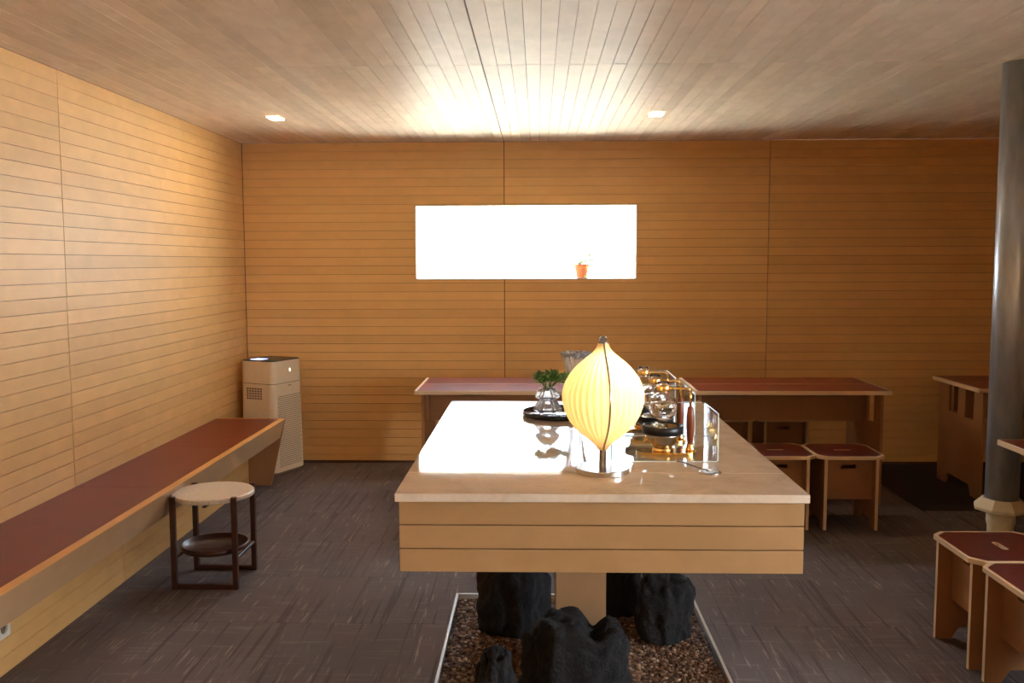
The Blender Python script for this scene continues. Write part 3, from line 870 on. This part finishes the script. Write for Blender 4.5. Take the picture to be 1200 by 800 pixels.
# ------------------------------------------------------------------ acrylic guards
def make_guard(label, y0, y1, group='clear acrylic guards round the coffee siphons'):
    x0, x1, h, t = 0.228, 0.561, 0.150, 0.004
    g = thing('acrylic_guard', label, 'guard', ((x0 + x1) / 2, y0, CZ), 0, group)
    hw = (x1 - x0) / 2; d = y1 - y0
    link('base_sheet', box(B(), -hw, hw, 0, d, 0.0004, 0.0030), 'acrylic', g)
    link('rear_sheet', box(B(), -hw + t, hw - t, d - t, d, 0.0032, h), 'acrylic', g)
    for s in (-1, 1):
        sd = link('side_sheet', box(B(), min(s * hw, s * (hw - t)), max(s * hw, s * (hw - t)), 0.0015, d, 0.0032, h), 'acrylic', g)
        link('sheet_edge', box(B(), min(s * hw, s * (hw - t)), max(s * hw, s * (hw - t)), 0.0, 0.0013, 0.0032, h), 'green_edge' if s < 0 else 'acrylic_edge', sd)
        link('sheet_edge', box(B(), min(s * hw, s * (hw - 0.0025)), max(s * hw, s * (hw - 0.0025)), 0.0015, d, h + 0.0001, h + 0.0014), 'acrylic_edge', sd)
    link('base_edge', box(B(), -hw + t, hw - t, -0.0013, -0.0001, 0.0006, 0.0030), 'acrylic_edge', g)
    link('rear_edge', box(B(), -hw + t, hw - t, d - 0.0025, d, h + 0.0001, h + 0.0014), 'acrylic_edge', g)
make_guard('clear acrylic guard open to the front, nearest the steel cable port', 2.813, 3.045)
make_guard('middle one of the three clear acrylic guards', 3.235, 3.475)
make_guard('clear acrylic guard nearest the far end of the counter', 3.70, 3.95)

# ------------------------------------------------------------------ coffee siphons and burners
def make_siphon(label, loc):
    t = thing('coffee_siphon', label, 'coffee maker', loc, 0, 'row of glass coffee siphons')
    hx = 0.088
    link('base_plate', prism(B(), [rounded(-0.085, 0.108, -0.042, 0.042, 0.040, 8)], 0.0, 0.0075, XY), 'brass', t)
    link('ferrule', lathe(B(), [(0.015, 0.0077), (0.015, 0.014), (0.010, 0.024), (0.012, 0.030)], 20, hx), 'brass', t, True)
    link('handle', lathe(B(), [(0.009, 0.030), (0.0105, 0.045), (0.0125, 0.07), (0.0130, 0.095), (0.0125, 0.12), (0.0095, 0.148), (0.0075, 0.152)], 20, hx), 'walnut_h', t, True)
    link('rod', lathe(B(), [(0.0042, 0.152), (0.0042, 0.207)], 12, hx), 'brass', t, True)
    link('arm', tube(B(), [(hx, 0, 0.203), (hx - 0.008, 0, 0.209), (0.018, 0, 0.210)], 0.0042, 12), 'brass', t, True)
    link('clamp', lathe(B(), [(0.0215, 0.201), (0.0225, 0.203), (0.0225, 0.218), (0.0215, 0.220), (0.0182, 0.220), (0.0182, 0.201)], 28), 'brass', t, True)
    R = 0.0465; zc = 0.152
    pr = []
    for k in range(25):
        a = -PI / 2 + (PI / 2 + 1.18) * k / 24
        pr.append((max(0.0005, R * math.cos(a)), zc + R * math.sin(a)))
    pr += [(0.0172, 0.1985), (0.0172, 0.226), (0.0188, 0.232)]
    inn = [(max(0.0004, r - 0.0016), z + (0.0016 if i < 8 else 0)) for i, (r, z) in enumerate(pr)]
    fl = link('flask', lathe(B(), pr + list(reversed(inn)), 40, cap=False), 'glass', t, True)
    wp = []
    for k in range(19):
        a = -PI / 2 + (PI / 2 + 0.32) * k / 18
        wp.append((max(0.0003, (R - 0.0019) * math.cos(a)), zc + (R - 0.0019) * math.sin(a)))
    link('water', lathe(B(), wp, 40), 'water', fl, True)
    return t
def make_burner(label, loc):
    t = thing('burner', label, 'burner', loc, 0, 'beam burners under the siphon flasks')
    link('foot', lathe(B(), [(0.034, 0.0), (0.034, 0.006), (0.030, 0.012)], 28), 'brass', t, True)
    link('reflector_bowl', lathe(B(), [(0.030, 0.0122), (0.040, 0.024), (0.053, 0.050), (0.0555, 0.0555), (0.050, 0.0555), (0.036, 0.028)], 40), 'steel', t, True)
    link('rim', lathe(B(), [(0.0615, 0.0558), (0.066, 0.058), (0.066, 0.082), (0.0635, 0.084), (0.0595, 0.084), (0.0585, 0.0565)], 48), 'black', t, True)
    link('heat_glass', lathe(B(), [(0.0580, 0.078), (0.0580, 0.081)], 48), 'glass', t)
    return t
SX = 0.405
sy1 = 2.935
sip = make_siphon('glass coffee siphon with wooden handle in the nearest acrylic guard', (SX, sy1, CZ + 0.0032))
bur = make_burner('black rimmed burner under the flask in the nearest acrylic guard', (SX, sy1, CZ + 0.0110))
dup(sip, (SX, 3.145, CZ), 0, 'glass coffee siphon standing between the nearest and the middle guard')
dup(bur, (SX, 3.145, CZ + 0.0078), 0, 'black rimmed burner standing between the nearest and the middle guard')
dup(sip, (SX - 0.015, 3.355, CZ + 0.0032), 0, 'glass coffee siphon in the middle acrylic guard, mostly behind the lamp')
dup(bur, (SX - 0.015, 3.355, CZ + 0.0110), 0, 'black rimmed burner in the middle acrylic guard')

# cable port and cord
gr = thing('cable_port', 'round steel cable port set in the marble top near the siphons', 'cable port', (0.507, 2.668, CZ))
link('ring', lathe(B(), [(0.026, 0.0003), (0.034, 0.0003), (0.034, 0.003), (0.032, 0.0045), (0.026, 0.0045)], 36), 'steel', gr, True)
link('cap', prism(B(), [[(0.0255 * math.cos(a), 0.0255 * math.sin(a)) for a in [math.radians(20 + 14 * k) for k in range(24)]]], 0.0003, 0.0035, XY), 'black', gr)
cr = [(0.43, 2.806, CZ + 0.003), (0.445, 2.795, CZ + 0.004), (0.465, 2.765, CZ + 0.0022), (0.48, 2.73, CZ + 0.0022), (0.49, 2.70, CZ + 0.004), (0.5, 2.685, CZ + 0.006), (0.504, 2.672, CZ + 0.0045)]
tag(link('power_cord', tube(B(), cr, 0.0016, 6), 'black', None, True), 'thin dark power cord running from the guard into the steel cable port', 'cord')

# ------------------------------------------------------------------ plant outside the window
pp = thing('potted_plant', 'terracotta pot with a small green plant outside the window', 'plant', (0.362, YB + 0.33, WZ0))
link('pot', lathe(B(), [(0.040, 0.0), (0.056, 0.085), (0.064, 0.087), (0.066, 0.118), (0.058, 0.118), (0.052, 0.10)], 28), 'terracotta', pp, True)
link('soil', lathe(B(), [(0.053, 0.09), (0.053, 0.104)], 20), 'dark', pp)
rg3 = random.Random(5); fb = B(); sb = B(); tips = []
for k in range(14):
    a = rg3.uniform(0, 2 * PI); rr = rg3.uniform(0.01, 0.07); h = rg3.uniform(0.02, 0.09)
    tip = Vector((rr * math.cos(a) + 0.015, rr * math.sin(a), 0.105 + h)); tips.append(tip)
    tube(sb, [(0.01 * math.cos(a), 0.01 * math.sin(a), 0.104), tip], 0.0016, 5)
for tip in ((0.16, 0.0, 0.14), (0.11, 0.02, 0.17), (0.19, 0.02, 0.09), (0.045, -0.06, 0.02)):
    tips.append(Vector(tip)); tube(sb, [(0.02, -0.02, 0.104), (tip[0] * 0.6 + 0.01, tip[1] * 0.6 - 0.025, max(0.12, tip[2] * 0.9)), tip], 0.0016, 5)
leaves(fb, 150, lambda rg: (tips[rg.randrange(len(tips))] + Vector((rg.uniform(-0.015, 0.015), rg.uniform(-0.015, 0.015), rg.uniform(-0.01, 0.01))), Vector((rg.uniform(-1, 1), rg.uniform(-1, 1), rg.uniform(-0.4, 0.8)))), rg3, 0.028, 0.010)
o = link('foliage', fb, 'leaf_pale', pp); o['kind'] = 'stuff'
o = link('stems', sb, 'leaf_pale', pp); o['kind'] = 'stuff'
